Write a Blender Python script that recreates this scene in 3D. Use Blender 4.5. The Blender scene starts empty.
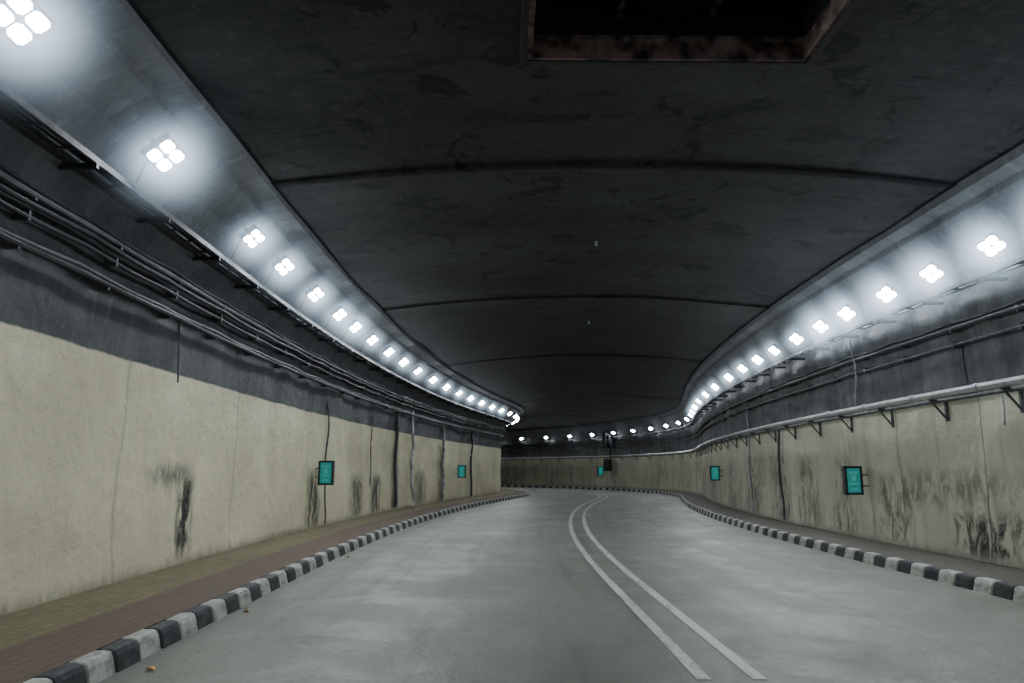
import bpy, math, random, bisect, bmesh
from mathutils import Vector, noise
random.seed(7)
scene=bpy.context.scene
scene.view_settings.look='AgX - Base Contrast'
# ---------------------------------------------------------------- path
S0,S1=-12.0,84.0
def heading(s):
    d=math.radians(12)
    if s<10: return 0
    if s<36: return d*(s-10)/26
    if s<41: return d
    return d-(s-41)/25
STEP=.05
tab=[]; x=0;y=S0;s=S0
while s<=S1+1:
    tab.append((x,y)); h=heading(s+STEP/2)
    x+=math.sin(h)*STEP; y+=math.cos(h)*STEP; s+=STEP
def P(s,X,Z):
    i=(s-S0)/STEP; k=max(0,min(len(tab)-2,int(i))); f=i-k
    cx=tab[k][0]*(1-f)+tab[k+1][0]*f; cy=tab[k][1]*(1-f)+tab[k+1][1]*f
    h=heading(s)
    return Vector((cx+math.cos(h)*X, cy-math.sin(h)*X, Z))
def frange(a,b,d):
    n=max(1,int(round((b-a)/d))); return [a+(b-a)*i/n for i in range(n+1)]
# ---------------------------------------------------------------- nodes
class M:
    def __init__(self,name,rough=.8,metal=0,spec=.3):
        self.mat=bpy.data.materials.new(name); self.mat.use_nodes=True
        self.t=self.mat.node_tree; self.b=self.t.nodes['Principled BSDF']
        self.b.inputs['Roughness'].default_value=rough
        self.b.inputs['Metallic'].default_value=metal
        self.b.inputs['Specular IOR Level'].default_value=spec
        self._uv=None
    def n(self,ty): return self.t.nodes.new(ty)
    def put(self,sock,v):
        if isinstance(v,(int,float)): sock.default_value=v
        elif isinstance(v,tuple): sock.default_value=(*v,1)if len(v)==3 else v
        else: self.t.links.new(v,sock)
    def m(self,op,a,b=None,clamp=False):
        n=self.n('ShaderNodeMath'); n.operation=op; n.use_clamp=clamp
        self.put(n.inputs[0],a)
        if b is not None: self.put(n.inputs[1],b)
        return n.outputs[0]
    def uv(self):
        if not self._uv:
            u=self.n('ShaderNodeUVMap'); u.uv_map='UVMap'
            sp=self.n('ShaderNodeSeparateXYZ'); self.t.links.new(u.outputs[0],sp.inputs[0])
            self._uv=(sp.outputs[0],sp.outputs[1])
        return self._uv
    def vec(self,a,b,c=0.0):
        n=self.n('ShaderNodeCombineXYZ'); self.put(n.inputs[0],a);self.put(n.inputs[1],b);self.put(n.inputs[2],c); return n.outputs[0]
    def noise(self,su,sv,detail=5,rough=.6,seed=0.0,dist=0.0):
        u,v=self.uv(); n=self.n('ShaderNodeTexNoise')
        self.t.links.new(self.vec(self.m('MULTIPLY',u,su),self.m('MULTIPLY',v,sv),seed),n.inputs['Vector'])
        n.inputs['Scale'].default_value=1; n.inputs['Detail'].default_value=detail; n.inputs['Roughness'].default_value=rough
        n.inputs['Distortion'].default_value=dist
        return n.outputs[0]
    def ss(self,v,a,b,lo=0.0,hi=1.0):
        n=self.n('ShaderNodeMapRange'); n.interpolation_type='SMOOTHSTEP'
        self.put(n.inputs[0],v); 
        n.inputs[1].default_value=a;n.inputs[2].default_value=b;n.inputs[3].default_value=lo;n.inputs[4].default_value=hi
        return n.outputs[0]
    def mix(self,f,a,b,mode='MIX'):
        n=self.n('ShaderNodeMix'); n.data_type='RGBA'; n.blend_type=mode
        self.put(n.inputs[0],f); self.put(n.inputs[6],a); self.put(n.inputs[7],b); return n.outputs[2]
    def col(self,c): self.put(self.b.inputs['Base Color'],c)
    def bump(self,h,st=.4,dist=.02):
        n=self.n('ShaderNodeBump'); n.inputs['Strength'].default_value=st; n.inputs['Distance'].default_value=dist
        self.put(n.inputs['Height'],h); self.t.links.new(n.outputs[0],self.b.inputs['Normal'])
def simple(name,c,rough=.6,metal=0,spec=.3,var=.25,scale=9):
    k=M(name,rough,metal,spec)
    tc=k.n('ShaderNodeTexCoord'); nz=k.n('ShaderNodeTexNoise'); nz.inputs['Scale'].default_value=scale; nz.inputs['Detail'].default_value=4
    k.t.links.new(tc.outputs['Object'],nz.inputs['Vector'])
    f=k.ss(nz.outputs[0],.3,.7)
    k.col(k.mix(f,tuple(v*(1-var) for v in c),tuple(min(1,v*(1+var)) for v in c)))
    return k.mat
def emis(name,c,st,base=(.8,.8,.8)):
    k=M(name); k.col(base); k.b.inputs['Emission Color'].default_value=(*c,1); k.b.inputs['Emission Strength'].default_value=st
    k.mat.cycles.emission_sampling='NONE'
    return k.mat

def wallmat(name,lower,lower2,upper,upper2,zb,stains,streak_lo,streak_hi,grime,edge=.03,nsc=(5,1.9),th=(.37,.54),joint=(3.6,.3)):
    k=M(name,.85,0,.25); u,v=k.uv()
    big=k.noise(.35,.5,3,.5,3.1)
    base=k.mix(k.ss(big,.35,.65),lower,lower2)
    fine=k.noise(5,5,8,.7,1.2)
    base=k.mix(k.m('MULTIPLY',k.ss(fine,.5,.75),.3),base,tuple(c*.6 for c in lower))
    # pale patchy repainting
    pt=k.noise(.9,1.4,6,.7,15.5,.5)
    base=k.mix(k.m('MULTIPLY',k.ss(pt,.52,.6),.22),base,tuple(min(1,c*1.25) for c in lower2))
    str1=k.noise(3.2,.28,6,.65,7.7,.4)
    s1=k.ss(str1,streak_lo,streak_hi)
    low=k.ss(v,.3,2.6,1.0,.25)
    mask=k.m('MULTIPLY',k.m('MULTIPLY',s1,low),grime)
    nz=k.noise(nsc[0],nsc[1],9,.75,5.5,.7)
    nzb=k.noise(1.1,.9,4,.6,9.5)
    for (s0,w,zt,zl,amt) in stains:
        d=k.m('ABSOLUTE',k.m('SUBTRACT',u,s0))
        a=k.ss(k.m('ADD',d,k.m('MULTIPLY',k.m('SUBTRACT',nzb,.5),w*1.2)),w*.3,w,1,0)
        b=k.ss(k.m('ADD',v,k.m('MULTIPLY',k.m('SUBTRACT',nz,.5),1.0)),zt-.3,zt+.05,1,0)
        c=k.ss(v,zl-.25,zl+.15,.1,1)
        st=k.m('MULTIPLY',k.m('MULTIPLY',a,b),k.m('MULTIPLY',c,amt))
        st=k.m('MULTIPLY',st,k.ss(nz,th[0],th[1]))
        mask=k.m('MAXIMUM',mask,st)
    bot=k.m('MULTIPLY',k.ss(k.m('ADD',v,k.m('MULTIPLY',nz,.35)),.25,.5,1,0),.6)
    mask=k.m('MAXIMUM',mask,bot)
    lowc=k.mix(mask,base,(.032,.032,.030))
    fr=k.m('FRACT',k.m('MULTIPLY',k.m('ADD',u,k.m('MULTIPLY',k.noise(.8,.8,3,.5,21),.25)),1/joint[0]))
    j=k.ss(k.m('ABSOLUTE',k.m('SUBTRACT',fr,.5)),.0,.016,1,0)
    lowc=k.mix(k.m('MULTIPLY',j,joint[1]),lowc,(.05,.05,.045))
    us=k.noise(2.6,.35,7,.7,2.2,.3)
    un=k.noise(1.2,2.4,7,.65,4.4)
    upc=k.mix(k.ss(us,.35,.7),upper,upper2)
    upc=k.mix(k.m('MULTIPLY',k.ss(un,.45,.7),.5),upc,tuple(c*.45 for c in upper))
    wh=k.noise(4.5,.5,7,.75,12.2,.8)
    upc=k.mix(k.m('MULTIPLY',k.ss(wh,.60,.74),.4),upc,(.34,.35,.34))
    e=k.m('ADD',v,k.m('MULTIPLY',k.m('SUBTRACT',k.noise(1.6,.3,6,.7,8),.5),edge*3))
    f=k.ss(e,zb-.012,zb+.02)
    k.col(k.mix(f,lowc,upc))
    k.bump(k.m('ADD',k.m('MULTIPLY',fine,.5),k.noise(1.6,1.2,5,.6,6.1,.5)),.7,.06)
    return k.mat
mat_wl=wallmat('wall_left_paint',(.59,.56,.385),(.70,.67,.47),(.075,.08,.084),(.115,.12,.125),2.68,
   [(10.7,.42,1.5,.3,1),(10.3,.8,1.6,1.3,1),(16.8,.55,1.5,.2,.9),(20.5,.7,1.4,.2,.8),(22.4,.8,1.4,.2,.9),(24.6,.6,2.5,.2,.7),(28,1,1.5,.2,.7),(31,.6,2.6,.2,.65)],.60,.78,.45,.02,(6,2.0),(.35,.54))
mat_wr=wallmat('wall_right_paint',(.50,.485,.38),(.64,.62,.485),(.11,.115,.12),(.20,.205,.21),2.50,
   [(8.0,2.0,1.4,.2,.9),(10.6,1.4,1.0,.2,.95),(11.5,2.8,1.6,.9,.6),(13.4,.9,1.5,.2,.7),(15.6,1,1.8,.2,.65),(17.8,1.1,1.9,.2,.65),(20,1.2,2,.2,.65),(23,1.7,2,.2,.65),(27,1.7,1.9,.2,.65),(33,2,1.7,.2,.6)],.48,.70,.65,.012,(5.5,2.6),(.40,.60),(2.4,.6))
def ceilmat(name,a,b,patch):
    k=M(name,.9,0,.12); u,v=k.uv()
    n1=k.noise(.5,.35,6,.65,1); n2=k.noise(2.5,.45,7,.7,2,.4); n3=k.noise(7,7,6,.7,3)
    c=k.mix(k.ss(n1,.32,.68),a,b)
    c=k.mix(k.m('MULTIPLY',k.ss(n2,.52,.72),.55),c,tuple(x*.4 for x in a))
    c=k.mix(k.m('MULTIPLY',k.ss(n3,.5,.7),.4),c,tuple(x*1.6 for x in b))
    n4=k.noise(1.3,1.3,7,.7,11,.8)
    c=k.mix(k.m('MULTIPLY',k.ss(n4,.55,.62),patch),c,tuple(x*.3 for x in a))
    # colour gets gradually darker deeper inside the tunnel
    c=k.mix(k.ss(u,8,26,0,patch),c,tuple(x*.35 for x in a))
    k.col(c); k.bump(k.m('ADD',n2,k.m('MULTIPLY',n3,.4)),.4,.04)
    return k.mat
mat_ceil=ceilmat('ceiling_dark_concrete',(.020,.0205,.021),(.042,.043,.044),.7)
mat_haunch=ceilmat('haunch_concrete',(.15,.16,.175),(.23,.245,.265),.25)
k=M('road_concrete',.5,0,.22); u,v=k.uv()
n1=k.noise(.25,.6,5,.6,1); n2=k.noise(.12,3.5,6,.6,2); n3=k.noise(14,14,5,.7,3); n4=k.noise(.9,.9,6,.65,4,.6); n5=k.noise(2.5,.4,5,.6,6)
c=k.mix(k.ss(n1,.3,.7),(.116,.122,.098),(.168,.174,.142))
c=k.mix(k.m('MULTIPLY',k.ss(n2,.48,.7),.6),c,(.070,.075,.060))
c=k.mix(k.m('MULTIPLY',k.ss(n4,.50,.68),.38),c,(.225,.230,.190))
c=k.mix(k.m('MULTIPLY',k.ss(n5,.55,.75),.45),c,(.068,.073,.060))
c=k.mix(k.m('MULTIPLY',k.ss(n3,.5,.72),.5),c,(.055,.059,.049))
k.col(c); k.put(k.b.inputs['Roughness'],k.ss(n4,.3,.7,.44,.66)); k.bump(n3,.45,.012)
mat_road=k.mat
k=M('road_marking_paint',.6); n3=k.noise(9,25,6,.7,3); n1=k.noise(1,3,4,.6,5)
k.col(k.mix(k.ss(k.m('ADD',k.m('MULTIPLY',n3,.6),k.m('MULTIPLY',n1,.4)),.46,.62),(.46,.47,.43),(.20,.21,.18))); mat_mark=k.mat
def pave(name,c1,c2,mort,dark):
    k=M(name,.85); u,v=k.uv()
    br=k.n('ShaderNodeTexBrick'); k.t.links.new(k.vec(u,v),br.inputs['Vector'])
    br.inputs['Scale'].default_value=1; br.inputs['Brick Width'].default_value=.21; br.inputs['Row Height'].default_value=.105
    br.inputs['Mortar Size'].default_value=.006
    br.inputs['Color1'].default_value=(*c1,1);br.inputs['Color2'].default_value=(*c2,1);br.inputs['Mortar'].default_value=(*mort,1)
    n=k.noise(1.3,2,6,.65,3); n2=k.noise(9,9,5,.7,4)
    c=k.mix(k.m('MULTIPLY',k.ss(n,.4,.7),.7),br.outputs[0],dark)
    c=k.mix(k.m('MULTIPLY',k.ss(n2,.5,.7),.35),c,tuple(x*1.4 for x in c1))
    k.col(c); k.bump(k.m('SUBTRACT',n2,br.outputs[1]),.4,.01); return k.mat
mat_pv_y=pave('pavers_yellow',(.19,.165,.085),(.145,.13,.07),(.07,.065,.045),(.095,.09,.055))
mat_pv_r=pave('pavers_red',(.135,.085,.06),(.115,.075,.057),(.06,.05,.04),(.09,.075,.055))
mat_pv_b=pave('pavers_brown',(.11,.10,.08),(.095,.083,.07),(.04,.04,.032),(.06,.055,.045))
def kerbm(name,c,c2):
    k=M(name,.7); n=k.noise(6,8,6,.7,2); k.col(k.mix(k.ss(n,.42,.66),c,c2)); k.bump(n,.3,.01); return k.mat
mat_kw=kerbm('kerb_white_paint',(.42,.43,.38),(.20,.20,.175)); mat_kb=kerbm('kerb_black_paint',(.018,.022,.024),(.055,.06,.058))
mat_steel=simple('galvanised_steel',(.36,.38,.40),.5,.5)
mat_pipe=simple('bright_galvanised_pipe',(.58,.61,.62),.3,.55,var=.15)
mat_dark=simple('dark_painted_metal',(.035,.04,.045),.6,.3)
mat_house=simple('floodlight_housing',(.35,.37,.4),.5,.3)
mat_cable=simple('black_cable_sheath',(.018,.018,.02),.65)
mat_greym=simple('grey_conduit',(.09,.095,.10),.65,.0)
mat_rust=simple('rusty_steel',(.12,.085,.078),.85,.05,var=.85,scale=6)
mat_led=emis('led_cool_white',(.86,.94,1.0),70)
mat_teal=emis('sign_teal_lit',(.02,.30,.27),.5,(.02,.05,.05))
mat_tealb=emis('sign_pale_lit',(.06,.42,.38),.55,(.02,.05,.05))
mat_leaf=simple('dry_leaf',(.55,.33,.10),.8)
mat_void=simple('shaft_black',(.008,.008,.009),.9)
# added glow balls: self-emitting volume imitates glare round near lamps, thinning out radially
glow_mat=bpy.data.materials.new('lamp_glow'); glow_mat.use_nodes=True; nt=glow_mat.node_tree; nt.nodes.clear()
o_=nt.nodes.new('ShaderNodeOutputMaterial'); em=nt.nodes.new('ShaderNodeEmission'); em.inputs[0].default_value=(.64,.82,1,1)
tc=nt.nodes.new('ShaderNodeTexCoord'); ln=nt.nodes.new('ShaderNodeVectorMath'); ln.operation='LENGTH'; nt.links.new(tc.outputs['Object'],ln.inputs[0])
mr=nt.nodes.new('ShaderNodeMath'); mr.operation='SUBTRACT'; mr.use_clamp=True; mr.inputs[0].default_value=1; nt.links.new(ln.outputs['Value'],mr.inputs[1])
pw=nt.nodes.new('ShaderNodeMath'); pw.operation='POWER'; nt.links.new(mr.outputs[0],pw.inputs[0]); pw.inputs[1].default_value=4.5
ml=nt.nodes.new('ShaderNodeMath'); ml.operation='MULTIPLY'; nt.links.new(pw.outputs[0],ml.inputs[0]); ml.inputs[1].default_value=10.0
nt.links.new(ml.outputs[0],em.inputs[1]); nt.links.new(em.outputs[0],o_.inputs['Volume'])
glow_mat.cycles.emission_sampling='NONE'
# ---------------------------------------------------------------- mesh
def mkobj(name,verts,faces,mats,uvs=None,fm=None,smooth=True,parent=None):
    me=bpy.data.meshes.new(name); me.from_pydata([tuple(v) for v in verts],[],faces)
    for m_ in mats: me.materials.append(m_)
    if uvs:
        l=me.uv_layers.new(name='UVMap')
        for lp in me.loops: l.data[lp.index].uv=uvs[lp.vertex_index]
    if fm:
        for p,i in zip(me.polygons,fm): p.material_index=i
    for p in me.polygons: p.use_smooth=smooth
    me.update()
    o=bpy.data.objects.new(name,me); scene.collection.objects.link(o)
    if parent: o.parent=parent
    return o
def sweep(name,prof,stations,mat,vm='X',disp=None,skip=None,closed=False,smooth=True,parent=None):
    vs=[];uv=[];fs=[]; n=len(prof)
    for s in stations:
        for i,(X,Z) in enumerate(prof):
            dx,dz=(disp(s,X,Z) if disp else (0,0))
            vs.append(P(s,X+dx,Z+dz)); uv.append((s,X if vm=='X' else Z))
    m_=n if closed else n-1
    for a in range(len(stations)-1):
        for i in range(m_):
            j=(i+1)%n
            if skip and skip((stations[a]+stations[a+1])/2,(prof[i][0]+prof[j][0])/2): continue
            fs.append((a*n+i,a*n+j,(a+1)*n+j,(a+1)*n+i))
    return mkobj(name,vs,fs,[mat],uv,smooth=smooth,parent=parent)
def densify(pr,d):
    out=[pr[0]]
    for a,b in zip(pr,pr[1:]):
        L=math.hypot(b[0]-a[0],b[1]-a[1]); k=max(1,int(L/d))
        out+=[(a[0]+(b[0]-a[0])*t/k,a[1]+(b[1]-a[1])*t/k) for t in range(1,k+1)]
    return out
def tube(pts,r,segs=8):
    vs=[];fs=[]
    for i,p in enumerate(pts):
        t=(pts[min(i+1,len(pts)-1)]-pts[max(i-1,0)]).normalized()
        a=t.cross(Vector((0,0,1)))
        if a.length<.2: a=t.cross(Vector((1,0,0)))
        a.normalize(); b=t.cross(a)
        for k_ in range(segs):
            an=2*math.pi*k_/segs; vs.append(p+a*math.cos(an)*r+b*math.sin(an)*r)
        if i:
            for k_ in range(segs):
                j=(k_+1)%segs; fs.append(((i-1)*segs+k_,(i-1)*segs+j,i*segs+j,i*segs+k_))
    fs.append(tuple(range(segs))); fs.append(tuple(range((len(pts)-1)*segs,len(pts)*segs)))
    return vs,fs
class Acc:
    def __init__(s): s.v=[];s.f=[];s.m=[];s.u=[]
    def add(s,vs,fs,m=0,uv=None):
        o=len(s.v); s.v+=list(vs); s.f+=[tuple(i+o for i in f) for f in fs]; s.m+=[m]*len(fs); s.u+=list(uv) if uv else [(0,0)]*len(vs)
    def box(s,c,ax,ay,az,dx,dy,dz,m=0):
        vs=[c+ax*(i*dx/2)+ay*(j*dy/2)+az*(k_*dz/2) for i in(-1,1) for j in(-1,1) for k_ in(-1,1)]
        s.add(vs,[(0,1,3,2),(4,6,7,5),(0,4,5,1),(2,3,7,6),(0,2,6,4),(1,5,7,3)],m)
    def obj(s,name,mats,smooth=False,parent=None): return mkobj(name,s.v,s.f,mats,s.u,s.m,smooth,parent)
def fr(s):
    h=heading(s); return Vector((math.cos(h),-math.sin(h),0)),Vector((math.sin(h),math.cos(h),0)),Vector((0,0,1))
ST=frange(S0,S1,.3)
XL,XR=-4.40,6.75
sweep('road',densify([(-2.75,0),(5.66,0)],.6),ST,mat_road,smooth=True)
for nm,xs in (('lane_line',(1.33,1.43)),('lane_line',(1.71,1.81))):
    sweep(nm,[(xs[0],.004),(xs[1],.004)],frange(5.4,S1,.3),mat_mark)
sweep('pavement_left_outer',[(-3.55,.15),(-2.88,.15)],ST,mat_pv_r)
sweep('pavement_left_inner',[(-4.5,.15),(-3.55,.15)],ST,mat_pv_y)
sweep('pavement_right',[(5.78,.15),(6.9,.15)],ST,mat_pv_b)
def kerb(name,sg,x0):
    pr=[(0,-.02),(.03,.11),(.05,.145),(.08,.155),(.16,.155),(.18,.12)]
    A=Acc(); s=S0; i=0; B=.36
    while s<S1-B:
        n=len(pr); vs=[];uv=[];jit=random.uniform(-.008,.008)
        for ss_,sh in ((s+.006,.012),(s+.02,0),(s+B-.02,0),(s+B-.006,.012)):
            for a,b in pr:
                a2=a+sh if a<.05 else a; b2=b-sh if b>.1 else b
                vs.append(P(ss_,x0+sg*(a2+jit),b2)); uv.append((ss_,a+b+x0))
        fs=[(q*n+r,q*n+r+1,(q+1)*n+r+1,(q+1)*n+r) for q in range(3) for r in range(n-1)]
        fs.append(tuple(range(n))); fs.append(tuple(range(3*n,4*n)))
        A.add(vs,fs,i%2,uv); s+=B; i+=1
    A.obj(name,[mat_kw,mat_kb])
kerb('kerb_left',-1,-2.70); kerb('kerb_right',1,5.60)
def walldisp(sg,seed):
    per=3.6 if sg<0 else 2.4
    def f(s,X,Z):
        e=min(1,max(0,(Z-.15)/.3))*min(1,max(0,(4.1-Z)/.3))
        sc=abs(math.sin(math.pi*(s/per)+math.pi/2))**.5
        d=.05*noise.noise(Vector((s*.7,Z*.9,seed)))+.03*noise.noise(Vector((s*2.1,Z*2.3,seed+4)))-.055*sc*(1 if s>14 or sg>0 else .3)+.03
        return (sg*d*e,0)
    return f
wl=densify([(XL,.10),(XL-.02,1.4),(-4.38,2.7),(-4.28,3.5),(-4.12,4.0),(-3.92,4.25)],.22)
wr=densify([(XR,.10),(6.78,1.4),(6.76,2.5),(6.73,3.4),(6.66,4.0),(6.5,4.2)],.22)
SW=frange(S0,S1,.2)
sweep('wall_left',wl,SW,mat_wl,'Z',walldisp(-1,1)); sweep('wall_right',wr,SW,mat_wr,'Z',walldisp(1,9))
sweep('haunch_left',densify([(-3.92,4.25),(-3.6,4.56),(-3.22,4.80),(-3.20,4.88),(-2.96,4.95),(-2.93,5.1)],.15),ST,mat_haunch,'Z',smooth=False)
sweep('haunch_right',densify([(6.5,4.2),(6.3,4.5),(6.05,4.76),(6.03,4.84),(5.86,4.92),(5.84,5.1)],.15),ST,mat_haunch,'Z',smooth=False)
HX0,HX1,HS0,HS1=.22,2.85,2.6,6.45
def cz(X): t=(X-1.45)/4.42; return 5.33-.30*t*t
xs=[-2.98,-2.4,-1.8,-1.2,-.6,-.2,HX0,.7,1.1,1.5,1.9,2.3,HX1,3.3,3.8,4.3,4.8,5.3,5.88]
seams=[-12,-5,1.8,9.1,16.8,25.7,40,54,88]
cst=set([round(v,3) for v in ST]+[HS0,HS1]); 
for q in seams:
    if S0<q<S1: cst|={q-.01,q+.01}
cst=sorted(cst)
def cdisp(s,X,Z):
    i=bisect.bisect(seams,s)-1
    if i<0: return (0,.0)
    f=min(1,(s-seams[i])/7.3)
    t=(X-1.45)/4.42
    amp=(.02,.02,.02,.028,.022,.01,.01,.01,.01)[i%9]
    return (0,(-amp*(1-f))*(1-.5*t*t)+.03*noise.noise(Vector((s*.5,X*.5,0))))
ce=sweep('ceiling',[(X,cz(X)) for X in xs],cst,mat_ceil,'X',cdisp,skip=lambda s,X:HS0<s<HS1 and HX0<X<HX1)
for p in ce.data.polygons:
    if p.area<.03: p.use_smooth=False
A=Acc(); ax,ay,az=fr(4)
def slab(X0,X1,Y0,Y1,Z0,Z1,m): A.box(Vector(((X0+X1)/2,(Y0+Y1)/2,(Z0+Z1)/2)),ax,ay,az,X1-X0,Y1-Y0,Z1-Z0,m)
slab(HX0-.06,HX1+.06,HS1,HS1+.05,5.17,6.6,0); slab(HX0-.06,HX1+.06,HS0-.05,HS0,5.17,6.6,0)
slab(HX0-.06,HX0,HS0,HS1,5.17,6.6,0); slab(HX1,HX1+.06,HS0,HS1,5.17,6.6,0)
slab(HX0-.06,HX1+.06,HS0-.05,HS1+.05,6.6,6.65,2)
slab(HX0,HX1,HS1-.04,HS1,5.18,5.36,1); slab(HX1-.05,HX1,HS0,HS1-.04,5.18,5.36,1); slab(HX0,HX0+.05,HS0,HS1-.04,5.18,5.36,1)
slab(HX0,HX1,HS1-.10,HS1-.04,5.34,5.38,1)
for q in range(1,3): xx=HX0+(HX1-HX0)*q/3; slab(xx-.02,xx+.02,HS0,HS1,5.62,5.7,1)
for q in range(1,6): yy=HS0+(HS1-HS0)*q/6; slab(HX0,HX1,yy-.03,yy+.03,5.7,5.78,3)
A.obj('ceiling_ventilation_shaft',[mat_ceil,mat_rust,mat_void,mat_dark])
for (s,X) in ((12.1,1.55),(19.0,1.9)):
    A=Acc(); b=P(s,X,cz(X)-.06)
    A.add(*tube([b+Vector((0,0,.08)),b+Vector((0,0,-.10))],.008,6))
    A.add(*tube([b+Vector((0,0,-.08)),b+Vector((0,0,-.11)),b+Vector((0,0,-.14)),b+Vector((0,0,-.15))],.026,10),1)
    A.obj('ceiling_sensor',[mat_cable,mat_steel])
# ---------------------------------------------------------------- floodlights
LP=33
sm=bpy.data.meshes.new('glow_ball'); bmh=bmesh.new(); bmesh.ops.create_icosphere(bmh,subdivisions=3,radius=1.0); bmh.to_mesh(sm); bmh.free(); sm.materials.append(glow_mat)
def flood(s,X,Z,sg,yaw):
    a,t,up=fr(s); c=P(s,X,Z)
    n=(a*sg*.55-up*.70-t*yaw).normalized()
    sx=(t-n*t.dot(n)).normalized(); sy=n.cross(sx)
    A=Acc()
    k_=1.0 if s<9 else .85
    if sg<0: k_=.8
    A.box(c-n*.03,sx,sy,n,.34*k_,.32*k_,.05,0)
    for q in range(7): A.box(c-n*.08+sx*(q-3)*.046*k_,sx,sy,n,.012,.28*k_,.05,0)
    for i in(-1,1):
        for j in(-1,1):
            A.box(c+(sx*i*.080+sy*j*.075)*k_,sx,sy,n,.15*k_,.143*k_,.012,0)
            g=1.0 if sg>0 else 1.12
            A.add([c+n*.008+(sx*(i*.080+p*.070*g)+sy*(j*.075+q*.060*g))*k_ for p,q in((-1,-.6),(-.6,-1),(.6,-1),(1,-.6),(1,.6),(.6,1),(-.6,1),(-1,.6))],[tuple(range(8))],1)
    for i in(-1,1): A.box(c-n*.10+sx*i*.18*k_,sx,sy,n,.012,.04,.16,2)
    A.box(c-n*.18,sx,sy,n,.37*k_,.04,.012,2)
    A.add(*tube([c-n*.17,c-n*.17-a*sg*.10+up*.06],.015,8),2)
    A.add(*tube([c-n*.1,c-n*.12-up*.12-a*sg*.12,P(s+.1,X-sg*.32,Z-.25)],.008,6),3)
    o=A.obj('led_floodlight',[mat_house,mat_led,mat_steel,mat_cable])
    L=bpy.data.lights.new('lamp',type='AREA'); L.shape='DISK'; L.size=.25; L.energy=LP*(1 if s<20 else .8 if s<35 else .6); L.color=(.88,.95,1.0)
    lo=bpy.data.objects.new('lamp',L); scene.collection.objects.link(lo); lo.parent=o
    lo.location=c+n*.03
    lo.rotation_euler=(-n).to_track_quat('Z','Y').to_euler()
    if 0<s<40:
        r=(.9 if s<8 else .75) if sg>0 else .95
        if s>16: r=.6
        ho=bpy.data.objects.new('lamp_glow',sm); scene.collection.objects.link(ho); ho.parent=o; ho.location=c+n*.03; ho.scale=(r,)*3  # self-emitting ball imitating lamp glare; no real scattering here
Ls=[-9.6,-7.2,-4.8,-2.4,0,2.4,4.8,7.1,9.8,11.2,13,14.7,16,17.6,19.4,21.2,23.1,25.4,27.6,29.8]+[32+2.2*i for i in range(14)]
Rs=[-9.6,-7.2,-4.8,-2.4,-.2,2,4.2,6.2,7.9,9.2,10.6,12,13.6,14.9,16.4,18.1,19.7,21.5,23.6,26.4,29.2,32.2,35.2]+[38+2.5*i for i in range(15)]
for s in Ls: flood(s,-3.36,4.50,1,random.uniform(.25,.5))
for s in Rs: flood(s,6.28,4.25,-1,random.uniform(.25,.5))
# ---------------------------------------------------------------- trays, cables, rails
def run(X,Z,r,s0=S0,s1=S1,sag=.0,wv=.0,seed=0,ds=.3):
    pts=[]
    for s in frange(s0,s1,ds):
        pts.append(P(s,X+wv*noise.noise(Vector((s*.8,seed,0))),Z-sag*abs(math.sin(math.pi*s/1.8))+wv*noise.noise(Vector((s*.6,seed+9,0)))))
    return tube(pts,r,8)
def tray(name,X,Z,sg,w,step,rail=.06):
    A=Acc()
    for xo in (0,w):
        x_=X-sg*xo
        pr=[(x_-.012,Z),(x_+.012,Z),(x_+.012,Z+rail),(x_-.012,Z+rail)]
        st=frange(S0,S1,.4); vs=[];fs=[]
        for s in st:
            vs+= [P(s,*q) for q in pr]
        for i in range(len(st)-1):
            for j in range(4): fs.append((i*4+j,i*4+(j+1)%4,(i+1)*4+(j+1)%4,(i+1)*4+j))
        A.add(vs,fs,0)
    s=S0+.2
    while s<S1-.5:
        a,t,up=fr(s)
        A.box(P(s,X-sg*w/2,Z+.015),a,t,up,w,.03,.02,0)
        s+=step
    s=S0+.5
    while s<S1-.5:
        a,t,up=fr(s)
        A.box(P(s,X-sg*(w/2+.06),Z-.03),a,t,up,w+.16,.045,.045,1)
        s+=1.5
    A.add(*run(X-sg*w*.35,Z+.05,.02,wv=.02,seed=1),2); A.add(*run(X-sg*w*.65,Z+.05,.025,wv=.02,seed=4),2)
    A.obj(name,[mat_greym,mat_dark,mat_cable])
tray('cable_tray',-3.70,4.16,1,.2,.45)
tray('cable_tray',6.33,3.92,-1,.16,.45,.05)
def bundle(name,X,Z,specs,sg,clip=1.5):
    A=Acc()
    for i,(dx,dz,r,m,sag) in enumerate(specs): A.add(*run(X+dx,Z+dz,r,sag=sag,wv=.015,seed=i*3+X),m)
    s=S0+.3
    while s<S1-.4:
        a,t,up=fr(s); A.box(P(s,X-sg*.05,Z),a,t,up,.14,.035,.10,1); s+=clip
    A.obj(name,[mat_cable,mat_greym,mat_steel])
bundle('cable_bundle',-4.09,3.78,[(0,0,.03,1,0),(.0,-.07,.025,0,.02),(.02,.07,.02,0,.03)],1)
bundle('cable_bundle',-4.13,3.60,[(0,0,.022,0,.02)],1)
bundle('cable_bundle',-4.19,3.34,[(0,0,.035,0,.0),(.02,.06,.02,1,.02)],1)
bundle('cable_bundle',6.60,3.46,[(0,0,.03,1,0),(0,.08,.022,0,.03)],-1)
bundle('cable_bundle',6.62,3.22,[(0,0,.022,1,.01)],-1)
A=Acc(); A.add(*run(6.50,2.53,.05,ds=.3),0); A.add(*run(6.60,2.44,.03),1)
s=S0+.6
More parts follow.
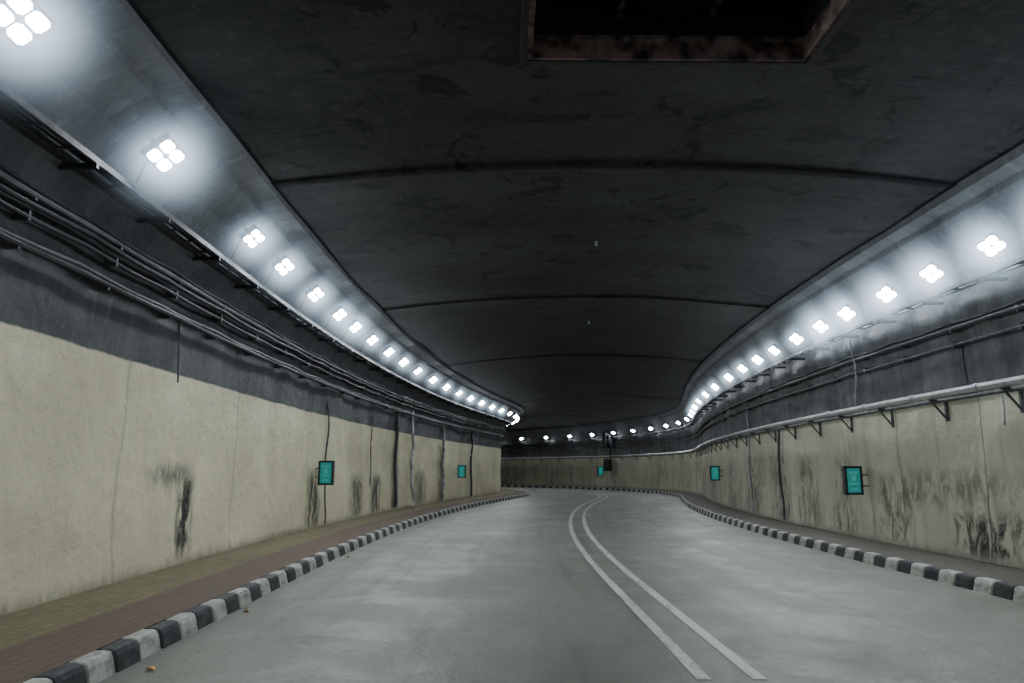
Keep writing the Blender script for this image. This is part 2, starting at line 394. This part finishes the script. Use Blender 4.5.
while s<S1-.6:
    a,t,up=fr(s)
    A.box(P(s,6.62,2.455),a,t,up,.30,.05,.03,1)
    A.box(P(s,6.72,2.30),a,t,up,.03,.05,.32,1)
    p,q=P(s,6.50,2.44),P(s,6.71,2.18); d=(q-p); L=d.length; d.normalize()
    A.box((p+q)/2,d,t,d.cross(t),L,.03,.02,1)
    A.add(*tube([P(s+.5,6.5,2.53),P(s+.58,6.5,2.53)],.06,10),0)
    s+=1.75
A.obj('service_pipe',[mat_pipe,mat_greym])
def drop(s,X,z0,z1,r,mat,wv,name):
    pts=[P(s+wv*noise.noise(Vector((z*1.3,s,0))),X+.02*math.sin(z*3),z) for z in frange(z0,z1,.12)]
    v,f=tube(pts,r,8); mkobj(name,v,f,[mat])
drop(9.9,-4.30,2.55,3.6,.012,mat_greym,.1,'hanging_cable')
drop(17.5,-4.33,.2,4.0,.018,mat_greym,.15,'hanging_cable')
drop(21.6,-4.33,1.0,3.3,.015,mat_greym,.3,'hanging_cable')
drop(24.2,-4.28,.25,3.4,.06,mat_greym,.1,'wall_downpipe')
drop(26.3,-4.26,.2,3.5,.055,mat_pipe,.5,'wall_downpipe')
drop(31,-4.28,.2,3.4,.06,mat_steel,.2,'wall_downpipe')
drop(36,-4.28,.2,3.4,.05,mat_greym,.2,'wall_downpipe')
drop(14.2,6.60,2.4,4.0,.016,mat_steel,.25,'hanging_cable')
drop(10.6,6.64,2.55,3.3,.010,mat_cable,.1,'hanging_cable')
drop(9.9,6.68,2.0,2.5,.010,mat_steel,.2,'hanging_cable')
drop(19.5,6.66,.2,2.5,.03,mat_greym,.2,'wall_downpipe')
drop(23,6.66,.2,3.4,.03,mat_steel,.2,'wall_downpipe')
def sign(s,X,sg,z,w=.34,h=.54):
    a,t,up=fr(s); c=P(s,X,z); A=Acc()
    A.box(c,a,t,up,w,.10,h,0)
    for q in(-1,1):
        A.box(c+a*q*(w/2-.02)-t*.055,a,t,up,.04,.02,h,0); A.box(c+up*q*(h/2-.02)-t*.055,a,t,up,w,.02,.04,0)
    A.box(c-t*.053,a,t,up,w-.07,.006,h-.07,1)
    for q,(ww,hh) in enumerate(((.16,.04),(.08,.10),(.18,.03),(.12,.03))):
        A.box(c-t*.058+up*(.14-.1*q),a,t,up,ww,.004,hh,2)
    A.box(c-a*sg*(w/2+.06)+up*.1,a,t,up,.14,.04,.04,3); A.box(c-a*sg*(w/2+.06)-up*.1,a,t,up,.14,.04,.04,3)
    A.obj('illuminated_sign',[mat_dark,mat_teal,mat_tealb,mat_steel])
sign(17.0,-4.16,1,1.36); sign(33.5,-4.08,1,1.38,.36,.56)
sign(14.2,6.40,-1,1.23,.32,.52); sign(28.6,6.42,-1,1.32,.34,.52); sign(57.3,6.42,-1,1.4,.5,.7)
A=Acc(); a,t,up=fr(56.0); c=P(56.0,6.1,3.75)
A.box(c,a,t,up,.6,.5,1.2,0); A.box(c-up*1.9,a,t,up,.5,.45,.9,0); A.box(c+a*.25-up*.8,a,t,up,.08,.08,2.6,0)
for q in(-.28,0,.28): A.add(*tube([c-t*.25+up*q,c-t*.38+up*q],.12,10),0)
A.obj('signal_cabinet',[mat_dark])
A=Acc()
for (s,X,z) in ((7.9,-2.56,.006),(5.7,-2.5,.006),(12.7,-2.55,.006),(11.6,5.45,.006),(8.1,-2.62,.006)):
    an=random.uniform(0,6.28); r=random.uniform(.035,.055); c=P(s,X,z); d=Vector((math.cos(an),math.sin(an),0)); e=Vector((-d.y,d.x,0))
    vs=[c-d*r,c-d*r*.4+e*r*.5+Vector((0,0,.02)),c+d*r*.3+e*r*.45+Vector((0,0,.015)),c+d*r*1.1,c+d*r*.3-e*r*.45+Vector((0,0,.02)),c-d*r*.4-e*r*.5+Vector((0,0,.012)),c]
    A.add(vs,[(0,1,6),(1,2,6),(2,3,6),(3,4,6),(4,5,6),(5,0,6)])
A.obj('fallen_leaves',[mat_leaf])
w=bpy.data.worlds.new('World'); scene.world=w; w.use_nodes=True
w.node_tree.nodes['Background'].inputs[0].default_value=(.5,.6,.7,1); w.node_tree.nodes['Background'].inputs[1].default_value=.01
cam=bpy.data.cameras.new('camera'); co=bpy.data.objects.new('camera',cam); scene.collection.objects.link(co)
cam.sensor_width=36; cam.lens=750/1024*36; cam.clip_end=300; cam.clip_start=.05
co.location=(0,0,1.4); co.rotation_euler=(math.radians(90+9.8),0,math.radians(-.76)); scene.camera=co
